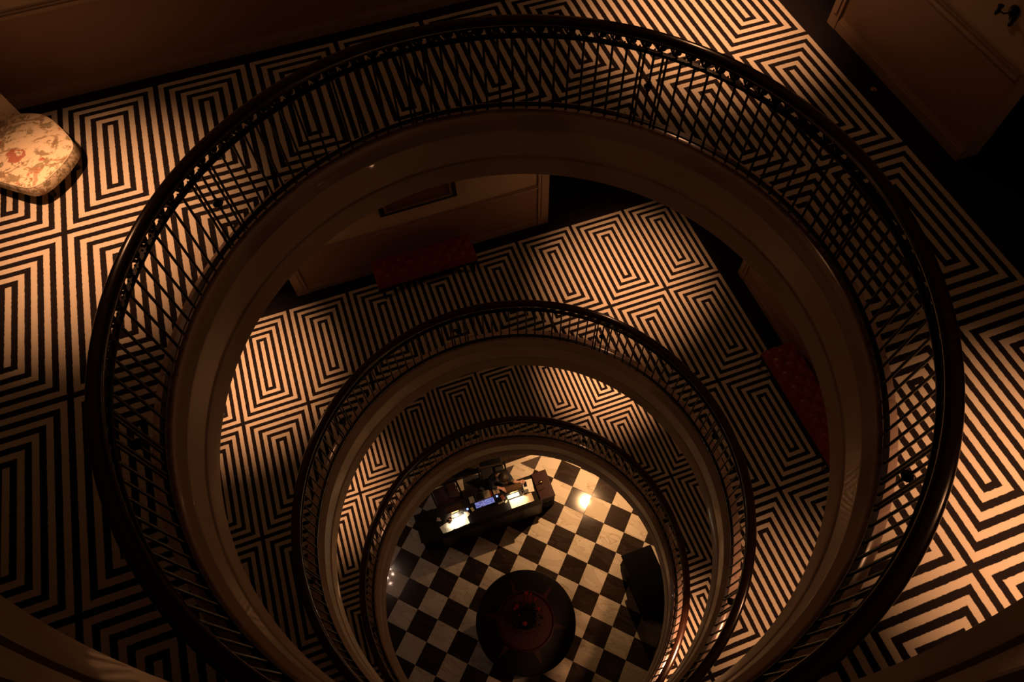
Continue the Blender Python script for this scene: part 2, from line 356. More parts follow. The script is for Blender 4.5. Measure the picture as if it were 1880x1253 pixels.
# ------------------------------------------------------------------ floral chair on the nearest landing
def floral():
    m = bpy.data.materials.new('toile_fabric'); nt, n, l, b = nm(m)
    tc = n.new('ShaderNodeTexCoord'); base = (.78, .66, .48, 1)
    nz = n.new('ShaderNodeTexNoise'); nz.inputs['Scale'].default_value = 7; nz.inputs['Detail'].default_value = 2; l.new(tc.outputs['Object'], nz.inputs['Vector'])
    mixv = n.new('ShaderNodeMix'); mixv.data_type = 'RGBA'; mixv.inputs[0].default_value = .10; l.new(tc.outputs['Object'], mixv.inputs[6]); l.new(nz.outputs['Color'], mixv.inputs[7])
    def layer(prev, scale, lo, hi, col, kind, off=0):
        mp = n.new('ShaderNodeMapping'); mp.inputs['Location'].default_value = (off, off*1.7, off*.3); l.new(mixv.outputs[2], mp.inputs[0])
        if kind == 'v':
            t = n.new('ShaderNodeTexVoronoi'); t.inputs['Scale'].default_value = scale; l.new(mp.outputs[0], t.inputs['Vector']); src = t.outputs['Distance']
        elif kind == 'e':
            t = n.new('ShaderNodeTexVoronoi'); t.feature = 'DISTANCE_TO_EDGE'; t.inputs['Scale'].default_value = scale; l.new(mp.outputs[0], t.inputs['Vector']); src = t.outputs['Distance']
        else:
            t = n.new('ShaderNodeTexNoise'); t.inputs['Scale'].default_value = scale; t.inputs['Detail'].default_value = 6; t.inputs['Roughness'].default_value = .7; l.new(mp.outputs[0], t.inputs['Vector']); src = t.outputs['Fac']
        mr = n.new('ShaderNodeMapRange'); mr.inputs[1].default_value = lo; mr.inputs[2].default_value = hi; l.new(src, mr.inputs[0])
        return mr.outputs[0]
    def over(a, f, col):
        mx = n.new('ShaderNodeMix'); mx.data_type = 'RGBA'; l.new(f, mx.inputs[0])
        if isinstance(a, tuple): mx.inputs[6].default_value = a
        else: l.new(a, mx.inputs[6])
        mx.inputs[7].default_value = (*col, 1); return mx.outputs[2]
    stems = layer(None, 4, .05, .03, None, 'e', 2.0)
    patchy = layer(None, 3.5, .42, .47, None, 'n', 5.0)
    leaf = layer(None, 15, .50, .54, None, 'n', 1.0)
    c = over(base, mathn(n, l, 'MULTIPLY', mathn(n, l, 'MULTIPLY', leaf, patchy), .85), (.22, .17, .08))
    c = over(c, mathn(n, l, 'MULTIPLY', stems, mathn(n, l, 'MULTIPLY', patchy, .7)), (.28, .17, .09))
    red = layer(None, 5, .40, .36, None, 'v', 3.3); holes = layer(None, 17, .42, .47, None, 'n', .4); p2 = layer(None, 3, .46, .49, None, 'n', 9.0)
    c = over(c, mathn(n, l, 'MULTIPLY', mathn(n, l, 'MULTIPLY', red, p2), mathn(n, l, 'MULTIPLY', holes, .9)), (.38, .10, .06))
    l.new(c, b.inputs['Base Color']); b.inputs['Roughness'].default_value = .85; b.inputs['Sheen Weight'].default_value = .2
    return m
TOILE = floral(); PIPING = mat('cream_piping', (.75, .62, .45), .7, noise=.1)
def blob(bm, pts, z0, z1, r, bulge=.0, n=7, seg=44):
    """cushion with a smooth rounded outline through pts (plan, metres) between z0 and z1, edge radius r"""
    k = len(pts); out = []
    for i in range(seg):                        # closed Catmull-Rom outline
        t = i/seg*k; a = int(t); f = t-a; P = [Vector((*pts[(a+q-1) % k], 0)) for q in range(4)]
        out.append(.5*((2*P[1])+(P[2]-P[0])*f+(2*P[0]-5*P[1]+4*P[2]-P[3])*f*f+(3*P[1]-P[0]-3*P[2]+P[3])*f**3))
    c = sum(out, Vector())/seg; rings = []
    prof = [(r*1.0, z0), (r*.35, z0+r*.15), (0, z0+r*.8), (0, z1-r*.8), (r*.3, z1-r*.22), (r, z1)]
    for ins, z in prof: rings.append([bm.verts.new((q+(c-q).normalized()*ins).to_2d().to_3d()+Vector((0, 0, z))) for q in out])
    for s_, zz in ((.72, bulge*.6), (.42, bulge*.9), (.15, bulge)):
        rings.append([bm.verts.new(c+(q-c)*s_*((q-c).length-r)/(q-c).length+Vector((0, 0, z1+zz))) for q in out])
    for A, Bq in zip(rings, rings[1:]):
        for i in range(seg): bm.faces.new((A[i], A[(i+1) % seg], Bq[(i+1) % seg], Bq[i]))
    bm.faces.new(rings[0][::-1]); bm.faces.new(rings[-1]); return out, c
chair_o = W(-3.1, -15.0, 0)
ch = empty('upholstered_chair', 'low floral upholstered chair in cream fabric with red and olive sprigs, upper left', 'chair', chair_o)
pl = lambda x, y: ((x+3.5)*U, (y+14.0)*U)
seatpts = [pl(4.1, -15.6), pl(3.7, -18.2), pl(1.0, -21.9), pl(-2.2, -24.1), pl(-5.4, -22.8), pl(-12.6, -16.5), pl(-13.6, -13.0), pl(-11.4, -9.0), pl(-6.2, -5.0), pl(-3.4, -5.0), pl(-.2, -7.0), pl(2.4, -11.4)]
bm = B(); out, cc = blob(bm, seatpts, 2.4*U, 4.8*U, .32*U, .5*U); obj('seat', bm, TOILE, ch, smooth=True)
bm = B(); tube(bm, [q+(cc-q).normalized()*.1*U+Vector((0, 0, 4.62*U)) for q in out], .11*U, 6, closed=True); obj('piping', bm, PIPING, ch, smooth=True)
bm = B(); tube(bm, [q+(cc-q).normalized()*.1*U+Vector((0, 0, 2.7*U)) for q in out], .09*U, 6, closed=True); obj('piping', bm, PIPING, ch, smooth=True)
bm = B()                                        # backrest: curved padded shell rising from the rear edge
def bk(t, h, off):                              # t 0..1 across the back, h height, off thickness
    a = Vector((*pl(-14.2, -15.0), 0)); b_ = Vector((*pl(-4.6, -4.2), 0)); q = a.lerp(b_, t); nrm = Vector((-.785, .62, 0)); q = q+nrm*(1.2*U*math.sin(PI*t)+h*.22+off)
    return q+Vector((0, 0, 2.2*U+h))
nx, nz = 14, 10; F = [[bm.verts.new(bk(i/nx, (j/nz)**1.0*(8.2+1.2*math.sin(PI*i/nx))*U, -(.35*math.sin(PI*i/nx)*math.sin(PI*j/nz))*U)) for j in range(nz+1)] for i in range(nx+1)]
K = [[bm.verts.new(bk(i/nx, (j/nz)*(8.2+1.2*math.sin(PI*i/nx))*U, 1.9*U)) for j in range(nz+1)] for i in range(nx+1)]
for i in range(nx):
    for j in range(nz):
        bm.faces.new((F[i][j], F[i+1][j], F[i+1][j+1], F[i][j+1])); bm.faces.new((K[i][j], K[i][j+1], K[i+1][j+1], K[i+1][j]))
    bm.faces.new((F[i][nz], F[i+1][nz], K[i+1][nz], K[i][nz])); bm.faces.new((F[i][0], K[i][0], K[i+1][0], F[i+1][0]))
for j in range(nz):
    bm.faces.new((F[0][j], F[0][j+1], K[0][j+1], K[0][j])); bm.faces.new((F[nx][j], K[nx][j], K[nx][j+1], F[nx][j+1]))
obj('backrest', bm, TOILE, ch, smooth='auto')
for x, y in ((2.0, -16.6), (-2.0, -21.6), (-11.0, -14.0), (-5.0, -7.4)):
    bm = B(); q = Vector((*pl(x, y), 0)); o_ = (q-cc*0).normalized()*.5*U
    tube(bm, [q+o_+Vector((0, 0, .02*U)), q+o_*.4+Vector((0, 0, 1.3*U)), q+Vector((0, 0, 2.5*U))], [.5*U, .55*U, .72*U], 10); obj('leg', bm, DWOOD, ch, smooth='auto')

# ------------------------------------------------------------------ tufted benches on the second landing
def bench(nx_, ny_, loc, rz, label):
    """length along local x, tufts nx_ by ny_"""
    t = empty('tufted_bench', label, 'bench', loc, rz, 'red tufted benches'); L, D = nx_*2.15*U, ny_*2.15*U
    bm = B(); mx, my = nx_*6, ny_*6; G = []
    for i in range(mx+1):
        G.append([])
        for j in range(my+1):
            u, v = i/mx*nx_, j/my*ny_
            tf = min(abs((u+v)*.5*2 % 1-.5), 1)*0
            h = abs(math.sin(PI*(u+v)/1.0*.5))*abs(math.sin(PI*(u-v)/1.0*.5))
            e_ = min(u, nx_-u, v, ny_-v); rim = min(1, e_/.45); 
            G[-1].append(bm.verts.new((-L/2+u/nx_*L, -D/2+v/ny_*D, (8.4+1.15*math.sqrt(max(0, 1-(1-rim)**2))+.75*h*rim)*U)))
    for i in range(mx):
        for j in range(my): bm.faces.new((G[i][j], G[i+1][j], G[i+1][j+1], G[i][j+1]))
    edge = [G[i][0] for i in range(mx+1)]+[G[mx][j] for j in range(1, my+1)]+[G[i][my] for i in range(mx-1, -1, -1)]+[G[0][j] for j in range(my-1, 0, -1)]
    low = [bm.verts.new((v.co.x, v.co.y, 6.2*U)) for v in edge]; m = len(edge)
    for i in range(m): bm.faces.new((edge[(i+1) % m], edge[i], low[i], low[(i+1) % m]))
    bm.faces.new(low); obj('cushion', bm, REDL, t, smooth='auto')
    bt = B(); bmesh.ops.create_uvsphere(bt, u_segments=8, v_segments=5, radius=.2*U); me = mesh_of('button', bt, REDL)
    for i in range(1, 2*nx_):
        for j in range(1, 2*ny_):
            if (i+j) % 2 == 0 and i % 2 == 0: obj('button', None, None, t, (-L/2+i/2/nx_*L, -D/2+j/2/ny_*D, 9.6*U), mesh=me)
    bm = B(); box(bm, -L/2-.05*U, L/2+.05*U, -D/2-.05*U, D/2+.05*U, 5.2*U, 6.3*U); bevel(bm, .15*U); obj('seat_frame', bm, DWOOD, t)
    for s_ in (-1, 1):
        x = s_*(L/2-1.2*U)
        for y_ in (-1, 1):
            bm = B(); tube(bm, [(x, y_*(D/2-.8*U), .02*U), (x, y_*(D/2-.8*U), 5*U)], [.35*U, .6*U], 8); obj('leg', bm, DWOOD, t, smooth='auto')
    return t
bench(14, 4, W(61.2, -5.2, -80.37), 0, 'long oxblood tufted leather bench under the framed picture')
bench(16, 4, W(142.6, -83.5, -80.37), PI/2, 'long oxblood tufted leather bench against the side wall, in deep shadow at the right')
# framed picture over the bench
pf = empty('framed_picture', 'large picture in a black frame with a shiny gilt inner edge, on the cream wall', 'picture', W(63.85, 1.88, -56.4))
def fr(parent, hw, h, w, d, m, name, inset=0):
    bm = B()
    for a in ((-hw, hw, 0, w), (-hw, hw, h-w, h), (-hw, -hw+w, w, h-w), (hw-w, hw, w, h-w)):
        box(bm, a[0]*U, a[1]*U, -d*U, 0, a[2]*U, a[3]*U)
    bevel(bm, .12*U); o = obj(name, bm, m, parent); return o
fr(pf, 11.1, 27, 1.35, 1.0, mat('black_lacquer', (.012, .009, .008), .18, coat=.6, noise=.1), 'frame')
bm = B()
for a in ((-9.7, 9.7, 1.4, 2.0), (-9.7, 9.7, 25.0, 25.6), (-9.7, -9.1, 2.0, 25.0), (9.1, 9.7, 2.0, 25.0)): box(bm, a[0]*U, a[1]*U, -1.35*U, -.2*U, a[2]*U, a[3]*U)
obj('inner_frame', bm, GILT, pf)
bm = B(); box(bm, -9.2*U, 9.2*U, -.6*U, -.2*U, 1.9*U, 25.1*U); obj('picture_print', bm, mat('brown_print', (.16, .075, .05), .3, noise=.6, scale=6), pf)
# small wall light at the right of the nearest landing
sc_ = empty('wall_sconce', 'small dark twin-armed wall light on the pale wall in the upper right corner', 'wall light', W(149.66, -64.5, 24.0)); sc_.scale = (.62, .62, .62)
bm = B(); lathe(bm, [(.0001, 0), (1.4*U, 0), (1.5*U, .25*U), (.9*U, .6*U), (.4*U, .7*U), (.0001, .75*U)], 16); bmesh.ops.rotate(bm, verts=bm.verts, matrix=Matrix.Rotation(-PI/2, 3, 'Y')); obj('wall_plate', bm, IRON, sc_, smooth='auto')
for s_ in (-1, 1):
    bm = B(); tube(bm, [(-.5*U, 0, 0), (-1.6*U, s_*1.0*U, -.9*U), (-2.2*U, s_*2.0*U, -.6*U), (-2.3*U, s_*2.4*U, .4*U)], [.22*U, .2*U, .18*U, .18*U], 8)
    lathe(bm, [(.0001, -2.1*U), (.3*U, -1.9*U), (.62*U, -1.3*U), (.5*U, -.6*U), (.75*U, .3*U), (.75*U, .5*U), (.0001, .5*U)], 12, -2.3*U, s_*2.4*U, .1*U, cap=False); obj('lamp_arm', bm, IRON, sc_, smooth='auto')
fo = empty('floor_glint', 'tiny brass disc added for a small reflection on the black floor edge by the panelled wall', 'floor glint', W(146.4, -51.2, .0))  # brass disc stands in for a small reflection on the floor
bm = B(); lathe(bm, [(.0001, 0), (.62*U, 0), (.6*U, .12*U), (.42*U, .16*U), (.0001, .16*U)], 20); obj('plate', bm, BRASS, fo)
bm = B(); lathe(bm, [(.0001, .15*U), (.3*U, .15*U), (.28*U, .22*U), (.0001, .22*U)], 12); obj('glint_centre', bm, BRASS, fo)

# ------------------------------------------------------------------ reception desk in the lobby
dk = empty('reception_desk', 'long dark reception desk with raised front ledge, lit by two lamps', 'desk', W(60, -40, GZ))
q = lambda x, y, z: ((x-60)*U, (y+40)*U, (z-GZ)*U)
def lb(bm, x0, x1, y0, y1, z0, z1, w=0):
    a, b_ = q(x0, y0, z0), q(x1, y1, z1); vs = box(bm, a[0], b_[0], a[1], b_[1], a[2], b_[2])
bm = B(); lb(bm, 37.5, 84.5, -46.6, -33, -214.8, -214); bevel(bm, .1*U); obj('worktop', bm, mat('desk_top', (.008, .005, .004), .55, noise=.3, spec=.15), dk)
bm = B(); lb(bm, 37.5, 84.5, -47.4, -46.6, GZ+1.2, -210.2); lb(bm, 37.5, 84.5, -47.0, -46.2, GZ, GZ+1.2); obj('front_panel', bm, DWOOD, dk)
for i in range(5):
    bm = B(); x = 38.4+i*9.2; lb(bm, x, x+8.4, -47.65, -47.35, GZ+3, -211.5); bevel(bm, .08*U); obj('raised_panel', bm, DWOOD, dk)
bm = B(); lb(bm, 37.7, 84.3, -48.3, -46.2, -210.2, -209.6); bevel(bm, .2*U, 3); obj('ledge', bm, DWOOD, dk)
for x0, x1, m_ in ((28.5, 37.6, DWOOD), (84.4, 91.4, MAROON)):
    bm = B(); lb(bm, x0+.5, x1, -45.3, -33.4, GZ+1, -214); lb(bm, x0+.9, x1, -44.9, -33.8, GZ, GZ+1); obj('pedestal', bm, DWOOD, dk)
    bm = B(); lb(bm, x0, x1, -46, -33, -214, -213.1); bevel(bm, .15*U, 2); obj('pedestal_top', bm, m_, dk)
    for zz in (-229, -221.6):
        bm = B(); lb(bm, x0+1.4, x1-1.0, -45.6, -45.25, zz, zz+6.4); bevel(bm, .08*U); dr = obj('drawer', bm, DWOOD, dk)
        bm = B(); c_ = q((x0+x1)/2, -46.0, zz+3.4); bmesh.ops.create_uvsphere(bm, u_segments=8, v_segments=6, radius=.3*U, matrix=Matrix.Translation(c_)); obj('knob', bm, BRASS, dr, smooth=True)
WT = -214.0; LT = -213.97
GREENB = mat('lamp_shade_brown', (.20, .12, .07), .3, noise=.3, coat=.3)
LIP = mat('copper_lip', (.55, .25, .18), .25, .8, noise=.1)
PAPER = mat('white_paper', (.82, .78, .70), .7, noise=.05, scale=40)
BLOT = mat('pale_blotter', (.62, .50, .33), .6, noise=.12, scale=20)
TAN = mat('tan_card', (.42, .32, .22), .7, noise=.15, scale=20)
def desk_lamp(x, y, label, m_):
    t = empty('desk_lamp', label, 'lamp', W(x, y, WT), 0, 'desk lamps')
    bm = B(); box(bm, -1.9*U, 1.9*U, -.1*U, 1.9*U, 0, .45*U); bevel(bm, .15*U, 2); obj('base', bm, BRASS, t)
    bm = B(); tube(bm, [(0, 1.1*U, .4*U), (0, 1.1*U, 5.5*U), (0, .9*U, 7*U), (0, .4*U, 7.9*U)], .2*U, 8); obj('stem', bm, BRASS, t, smooth='auto')
    bm = B(); n_ = 12; hl = 3.6*U
    for k_, rr in ((0, 1.75*U), (1, 1.62*U)): pass
    prof = []
    for i in range(n_+1):
        a = PI*.04+i/n_*PI*.92; prof.append((1.55*U*math.cos(a)*1.0, 7.0*U+1.15*U*math.sin(a)))
    inner = [(a*.9, 7.0*U+(b_-7.0*U)*.88-.02*U) for a, b_ in prof]; loop = prof+inner[::-1]
    A_ = [bm.verts.new((-hl, a, b_)) for a, b_ in loop]; B_ = [bm.verts.new((hl, a, b_)) for a, b_ in loop]; m2 = len(loop)
    for i in range(m2): bm.faces.new((A_[i], A_[(i+1) % m2], B_[(i+1) % m2], B_[i]))
    for X in (A_, B_):
        for i in range(n_): bm.faces.new((X[i], X[i+1], X[m2-2-i], X[m2-1-i]))
    sh = obj('lamp_shade', bm, m_, t, smooth='auto')
    bm = B(); tube(bm, [(-hl, -1.5*U, 7.05*U), (hl, -1.5*U, 7.05*U)], .14*U, 6); tube(bm, [(-hl, -1.5*U, 7.05*U), (-hl, -1.1*U, 7.85*U), (-hl, 0, 8.15*U), (-hl, 1.1*U, 7.85*U), (-hl, 1.5*U, 7.05*U)], .13*U, 6); obj('lip', bm, LIP, sh, smooth=True)
    bm = B(); tube(bm, [(-2.8*U, 0, 7.25*U), (2.8*U, 0, 7.25*U)], .3*U, 8); obj('bulb', bm, mat('lamp_tube', (.9, .85, .7), .5, emit=(1, .78, .48), es=22, noise=.01), sh, smooth=True)
    l = bpy.data.lights.new('lamp_light', 'SPOT'); l.energy = 24; l.color = (1, .80, .52); l.spot_size = math.radians(84); l.spot_blend = .7; l.shadow_soft_size = .02
    o = bpy.data.objects.new('lamp_light', l); C.objects.link(o); o.location = W(x, y-.3, WT+6.7); d = Vector((0, -.42, -1)); o.rotation_euler = d.to_track_quat('-Z', 'Y').to_euler()
    return t
desk_lamp(74.2, -38.2, 'desk lamp with long brown shade at the right of the desk, beside the seated person', GREENB)
desk_lamp(46.4, -37.8, 'desk lamp with long brown shade at the left of the desk, over loose papers', GREENB)
def slab_(name, x0, x1, y0, y1, z, h, m_, label, cat, group=None, rz=0, bev=.03):
    bm = B(); cx_, cy_ = (x0+x1)/2, (y0+y1)/2
    box(bm, (x0-cx_)*U, (x1-cx_)*U, (y0-cy_)*U, (y1-cy_)*U, 0, h*U)
    if bev: bevel(bm, min(bev, h*.3)*U)
    o = obj(name, bm, m_, None, W(cx_, cy_, z), rotz=rz); return tag(o, label, cat, group)
slab_('desk_blotter', 70.9, 81.6, -44.9, -40.9, WT, .12, BLOT, 'pale blotter glowing in the pool of the right desk lamp', 'blotter')
# crumpled papers under the left lamp
for k_, (x0, x1, y0, y1, lab, rz) in enumerate(((38.4, 45.2, -45.2, -41.0, 'large crumpled white sheet at the far left of the lamplit papers', .24), (44.2, 51.0, -44.8, -40.2, 'brightly lit white sheet in the middle of the left lamp pool', .05), (48.6, 52.2, -41.9, -39.3, 'small pale sheet at the right edge of the left lamp pool', .55))):
    bm = B(); n_ = 10; G = []
    for i in range(n_+1):
        G.append([bm.verts.new((((i/n_)-.5)*(x1-x0)*U, ((j/n_)-.5)*(y1-y0)*U, (.12+k_*.16+.14*math.sin(i*1.3+k_)*math.sin(j*.9+k_*2)+.1*random.random())*U)) for j in range(n_+1)])
    for i in range(n_):
        for j in range(n_): bm.faces.new((G[i][j], G[i+1][j], G[i+1][j+1], G[i][j+1]))
    gm = bmesh.ops.solidify(bm, geom=list(bm.faces), thickness=.03*U)
    tag(obj('paper_sheet', bm, PAPER, None, W((x0+x1)/2, (y0+y1)/2, WT), rotz=rz), lab, 'paper', 'papers under the left lamp')
# form tray with a phone on white papers at the right
slab_('paper_stack', 79.0, 83.6, -40.6, -34.6, WT, .35, PAPER, 'stack of bright white papers at the right end of the desk', 'paper', rz=-.12)
slab_('mobile_phone', 79.6, 81.0, -37.6, -35.2, WT+.36, .16, mat('black_glass', (.01, .01, .012), .12, noise=.1), 'black phone lying on the bright white papers', 'phone', rz=-.12)
# monitors lying low under each lamp: a lit one at the right, a dark one at the left
def monitor(x, y, label, lit):
    t = empty('desk_monitor', label, 'monitor', W(x, y, WT))
    bm = B(); box(bm, -2.9*U, 2.9*U, -.9*U, .9*U, 0, .55*U); bevel(bm, .12*U); obj('housing', bm, mat('housing', (.04, .05, .05) if not lit else (.16, .2, .2), .4, noise=.1), t)
    bm = B(); box(bm, -2.1*U, 2.5*U, -.6*U, .62*U, .5*U, .62*U); obj('screen', bm, mat('pale_blue_screen', (.2, .25, .32), .3, emit=(.36, .50, .80), es=.55, noise=.02) if lit else mat('dark_screen', (.01, .012, .012), .2, noise=.1), t)
    return t
monitor(73.4, -39.6+.0, 'low monitor with a pale blue screen in front of the right lamp shade', True)
monitor(47.2, -39.2, 'low black switched-off monitor in front of the left lamp shade', False)
def pot(x, y, label):
    t = empty('pen_pot', label, 'pot', W(x, y, WT), 0, 'round dark pots on the desk')
    bm = B(); lathe(bm, [(.0001, 0), (.75*U, 0), (.95*U, .6*U), (.9*U, 1.7*U), (.72*U, 1.7*U), (.72*U, .4*U), (.0001, .4*U)], 18, cap=False); obj('pot_body', bm, mat('bronze', (.10, .05, .025), .3, .8, noise=.2), t, smooth='auto')
    for k_ in range(4):
        a = k_*1.7; bm = B(); tube(bm, [(.3*U*math.cos(a), .3*U*math.sin(a), .45*U), (.7*U*math.cos(a), .7*U*math.sin(a), 3.0*U)], .07*U, 6); obj('pen', bm, IRON, t)
pot(77.9, -40.0, 'round bronze pen pot near the right lamp, by the white papers')
pot(43.6, -40.1, 'round bronze pen pot by the left lamp, on the edge of the papers')
# telephone keypad at the right of the lit monitor
t = empty('telephone', 'dark desk telephone with keypad between pen pot and white papers', 'telephone', W(79.4, -39.7, WT), -.1)
bm = B(); box(bm, -1.3*U, 1.3*U, -.9*U, .9*U, 0, .7*U); bevel(bm, .15*U); obj('telephone_body', bm, mat('phone_plastic', (.05, .05, .045), .4, noise=.1), t)
for i in range(4):
    for j in range(3):
        bm = B(); box(bm, (-.9+i*.42)*U, (-.6+i*.42)*U, (-.55+j*.42)*U, (-.25+j*.42)*U, .68*U, .8*U); obj('key', bm, mat('key', (.25, .24, .2), .5, noise=.05) if 'key' not in MATS else MATS['key'], t)
# central keyboard, blue monitor light put into its keys, and two little displays
kb = empty('blue_lit_keyboard', 'long keyboard at the middle of the desk, blue monitor light put into its keys', 'keyboard', W(60.3, -38.2, WT))
bm = B(); box(bm, -4.6*U, 4.6*U, -1.6*U, 1.6*U, 0, .4*U); bevel(bm, .1*U); obj('keyboard_body', bm, mat('navy_plastic', (.012, .014, .04), .4, noise=.1), kb)
KE = [mat('key_monitor_light_%d' % i, (.2, .2, .3), .5, emit=c_, es=e_, noise=.02) for i, (c_, e_) in enumerate((((.19, .21, .62), .85), ((.32, .36, .80), .85), ((.10, .11, .45), .6)))]
kms = []
for i in range(3):
    bm = B(); box(bm, -.22*U, .22*U, -.2*U, .2*U, 0, .16*U); kms.append(mesh_of('key', bm, KE[i], False))
for i in range(17):
    for j in range(5):
        if j == 0 and 4 < i < 11: continue
        obj('key', None, None, kb, ((-4.16+i*.52)*U, (-1.1+j*.52)*U, .38*U), mesh=kms[random.choice((0, 0, 1, 1, 2))])
bm = B(); box(bm, -1.4*U, 1.6*U, -1.3*U, -.9*U, .38*U, .54*U); obj('space_bar', bm, KE[0], kb)
DISP = mat('blue_display', (.1, .1, .2), .4, emit=(.38, .48, 1.0), es=1.6, noise=.02); NAVY = mat('navy_case', (.01, .012, .06), .35, noise=.1)
for x, y, lab in ((52.1, -38.4, 'small navy phone set with glowing blue display, left of the long keyboard'), (66.4, -37.4, 'small navy phone set with glowing blue display, right of the long keyboard')):
    t = empty('phone_set', lab, 'telephone', W(x, y, WT), 0, 'phone sets with blue displays')
    bm = B(); box(bm, -.95*U, .95*U, -1.0*U, 1.0*U, 0, .6*U); bevel(bm, .12*U); obj('case', bm, NAVY, t)
    bm = B(); box(bm, -.42*U, .42*U, -.42*U, .42*U, .56*U, .68*U); obj('display', bm, DISP, t)
    bm = B(); tube(bm, [(-1.25*U, -.9*U, .5*U), (-1.25*U, .9*U, .5*U)], .25*U, 8); obj('handset', bm, NAVY, t, smooth='auto')
# boxes and trays in a row behind the keyboard
slab_('tissue_box', 54.1, 56.4, -36.5, -33.6, WT, 1.0, TAN, 'square tan box at the left end of the row behind the keyboard', 'box', rz=.03)
tr = empty('document_tray', 'square black tray with pale gilt rim behind the keyboard', 'tray', W(58.9, -34.9, WT), .0)
bm = B(); box(bm, -1.65*U, 1.65*U, -1.85*U, 1.85*U, 0, .2*U); obj('tray_base', bm, mat('tray_black', (.012, .01, .01), .6, noise=.1), tr)
for k_, a in enumerate(((-1.75, 1.75, -1.95, -1.7), (-1.75, 1.75, 1.7, 1.95), (-1.75, -1.5, -1.7, 1.7), (1.5, 1.75, -1.7, 1.7))):
    bm = B(); box(bm, a[0]*U, a[1]*U, a[2]*U, a[3]*U, 0, .9*U); obj('rim', bm, GILT, tr)
slab_('card_stack', 60.9, 63.9, -36.7, -33.2, WT, .8, TAN, 'stack of tan cards touching the right side of the black tray', 'cards', rz=0)
slab_('leather_notebook', 63.95, 64.7, -36.4, -33.6, WT, .6, REDL, 'narrow red book standing against the tan cards', 'book')
slab_('writing_pad', 65.4, 68.2, -36.2, -32.9, WT, .5, TAN, 'tan writing pad at the right end of the row, a pen across it', 'writing pad')
bm = B(); tube(bm, [(0, -1.3*U, 0), (0, 1.1*U, 0), (0, 1.3*U, 0)], [.12*U, .12*U, .03*U], 8); tag(obj('red_pen', bm, REDL, None, W(66.8, -34.5, WT+.64), rotz=.12, smooth='auto'), 'thin dark red pen lying on the tan writing pad', 'pen')
slab_('wallet', 67.9, 69.5, -39.8, -37.6, WT, .5, mat('red_card', (.35, .06, .03), .5, noise=.2), 'small red folder between keyboard and right monitor', 'folder', rz=.2)
slab_('stapler', 53.6, 54.7, -40.2, -38.4, WT, .9, mat('cream_plastic', (.5, .42, .22), .4, noise=.1), 'small yellowish stapler left of the keyboard', 'stapler', rz=.3)
for k_, (x, y) in enumerate(((66.6, -40.6), (68.0, -40.5), (69.6, -40.9))):
    slab_('paper_scrap', x-.7, x+.7, y-.35, y+.35, WT, .14, BLOT, ('pale scrap of paper nearest the long keyboard, in front of it', 'pale scrap of paper, the middle of three in a row', 'pale scrap of paper nearest the right blotter')[k_], 'paper', 'scraps of paper along the desk ledge', rz=.3*k_)
for i, (x, y) in enumerate(((84.8, -38.9), (83.8, -41.4), (36.6, -35.2))):  # chrome bars stand in for shiny edges of the desk equipment
    bm = B(); tube(bm, [(-1.5*U, 0, 0), (1.5*U, .25*U, 0)], .16*U, 8)
    z_ = {0: -212.9, 1: -207.7, 2: -212.9}[i]
    if i == 1: x, y, z_ = 86.0, -41.6, -212.9
    tag(obj('edge_glint', bm, CHROME, None, W(x+.6, y, z_), smooth='auto'), ('slim chrome bar for an edge glint on the maroon desk end, farther from the front', 'slim chrome bar for an edge glint on the maroon desk end, nearer the front', 'slim chrome bar for an edge glint on the black left desk end')[i], 'pen', 'chrome edge glints')
# brass bell on the maroon end
bl = empty('desk_bell', 'small round brass bell standing on the maroon desk end', 'bell', W(87.2, -38.2, -213.1))
bm = B(); lathe(bm, [(.0001, 0), (1.0*U, 0), (1.0*U, .2*U), (.0001, .25*U)], 16); obj('bell_base', bm, IRON, bl)
bm = B(); lathe(bm, [(.85*U, .25*U), (.78*U, .7*U), (.45*U, 1.05*U), (.0001, 1.15*U)], 16); lathe(bm, [(.0001, 1.1*U), (.15*U, 1.15*U), (.15*U, 1.35*U), (.0001, 1.4*U)], 8); obj('bell_dome', bm, BRASS, bl, smooth='auto')
# pleated fan of paper / small flowers at the left of the papers
fl = empty('posy', 'little posy of pale flowers on the left part of the desk', 'flowers', W(38.6, -39.0, WT))
bm = B(); lathe(bm, [(.0001, 0), (.5*U, 0), (.7*U, .8*U), (.45*U, 1.5*U), (.0001, 1.5*U)], 12, cap=False); obj('vase', bm, CHROME, fl, smooth='auto')
PETAL = mat('pale_petal', (.60, .42, .36), .6, noise=.2)
for k_ in range(7):
    a = k_*2.4; r_ = .25+.12*k_; bm = B()
    for j in range(5):
        b_ = j*2*PI/5; M = Matrix.Translation(((r_*math.cos(a))*U, (r_*math.sin(a))*U, (2.3-.1*k_)*U)) @ Matrix.Rotation(b_, 4, 'Z') @ Matrix.Translation((.22*U, 0, 0)) @ Matrix.Rotation(-.5, 4, 'Y') @ Matrix.Diagonal((.24*U, .14*U, .05*U, 1))
        bmesh.ops.create_uvsphere(bm, u_segments=6, v_segments=4, radius=1, matrix=M)
    obj('flower', bm, PETAL, fl, smooth=True)
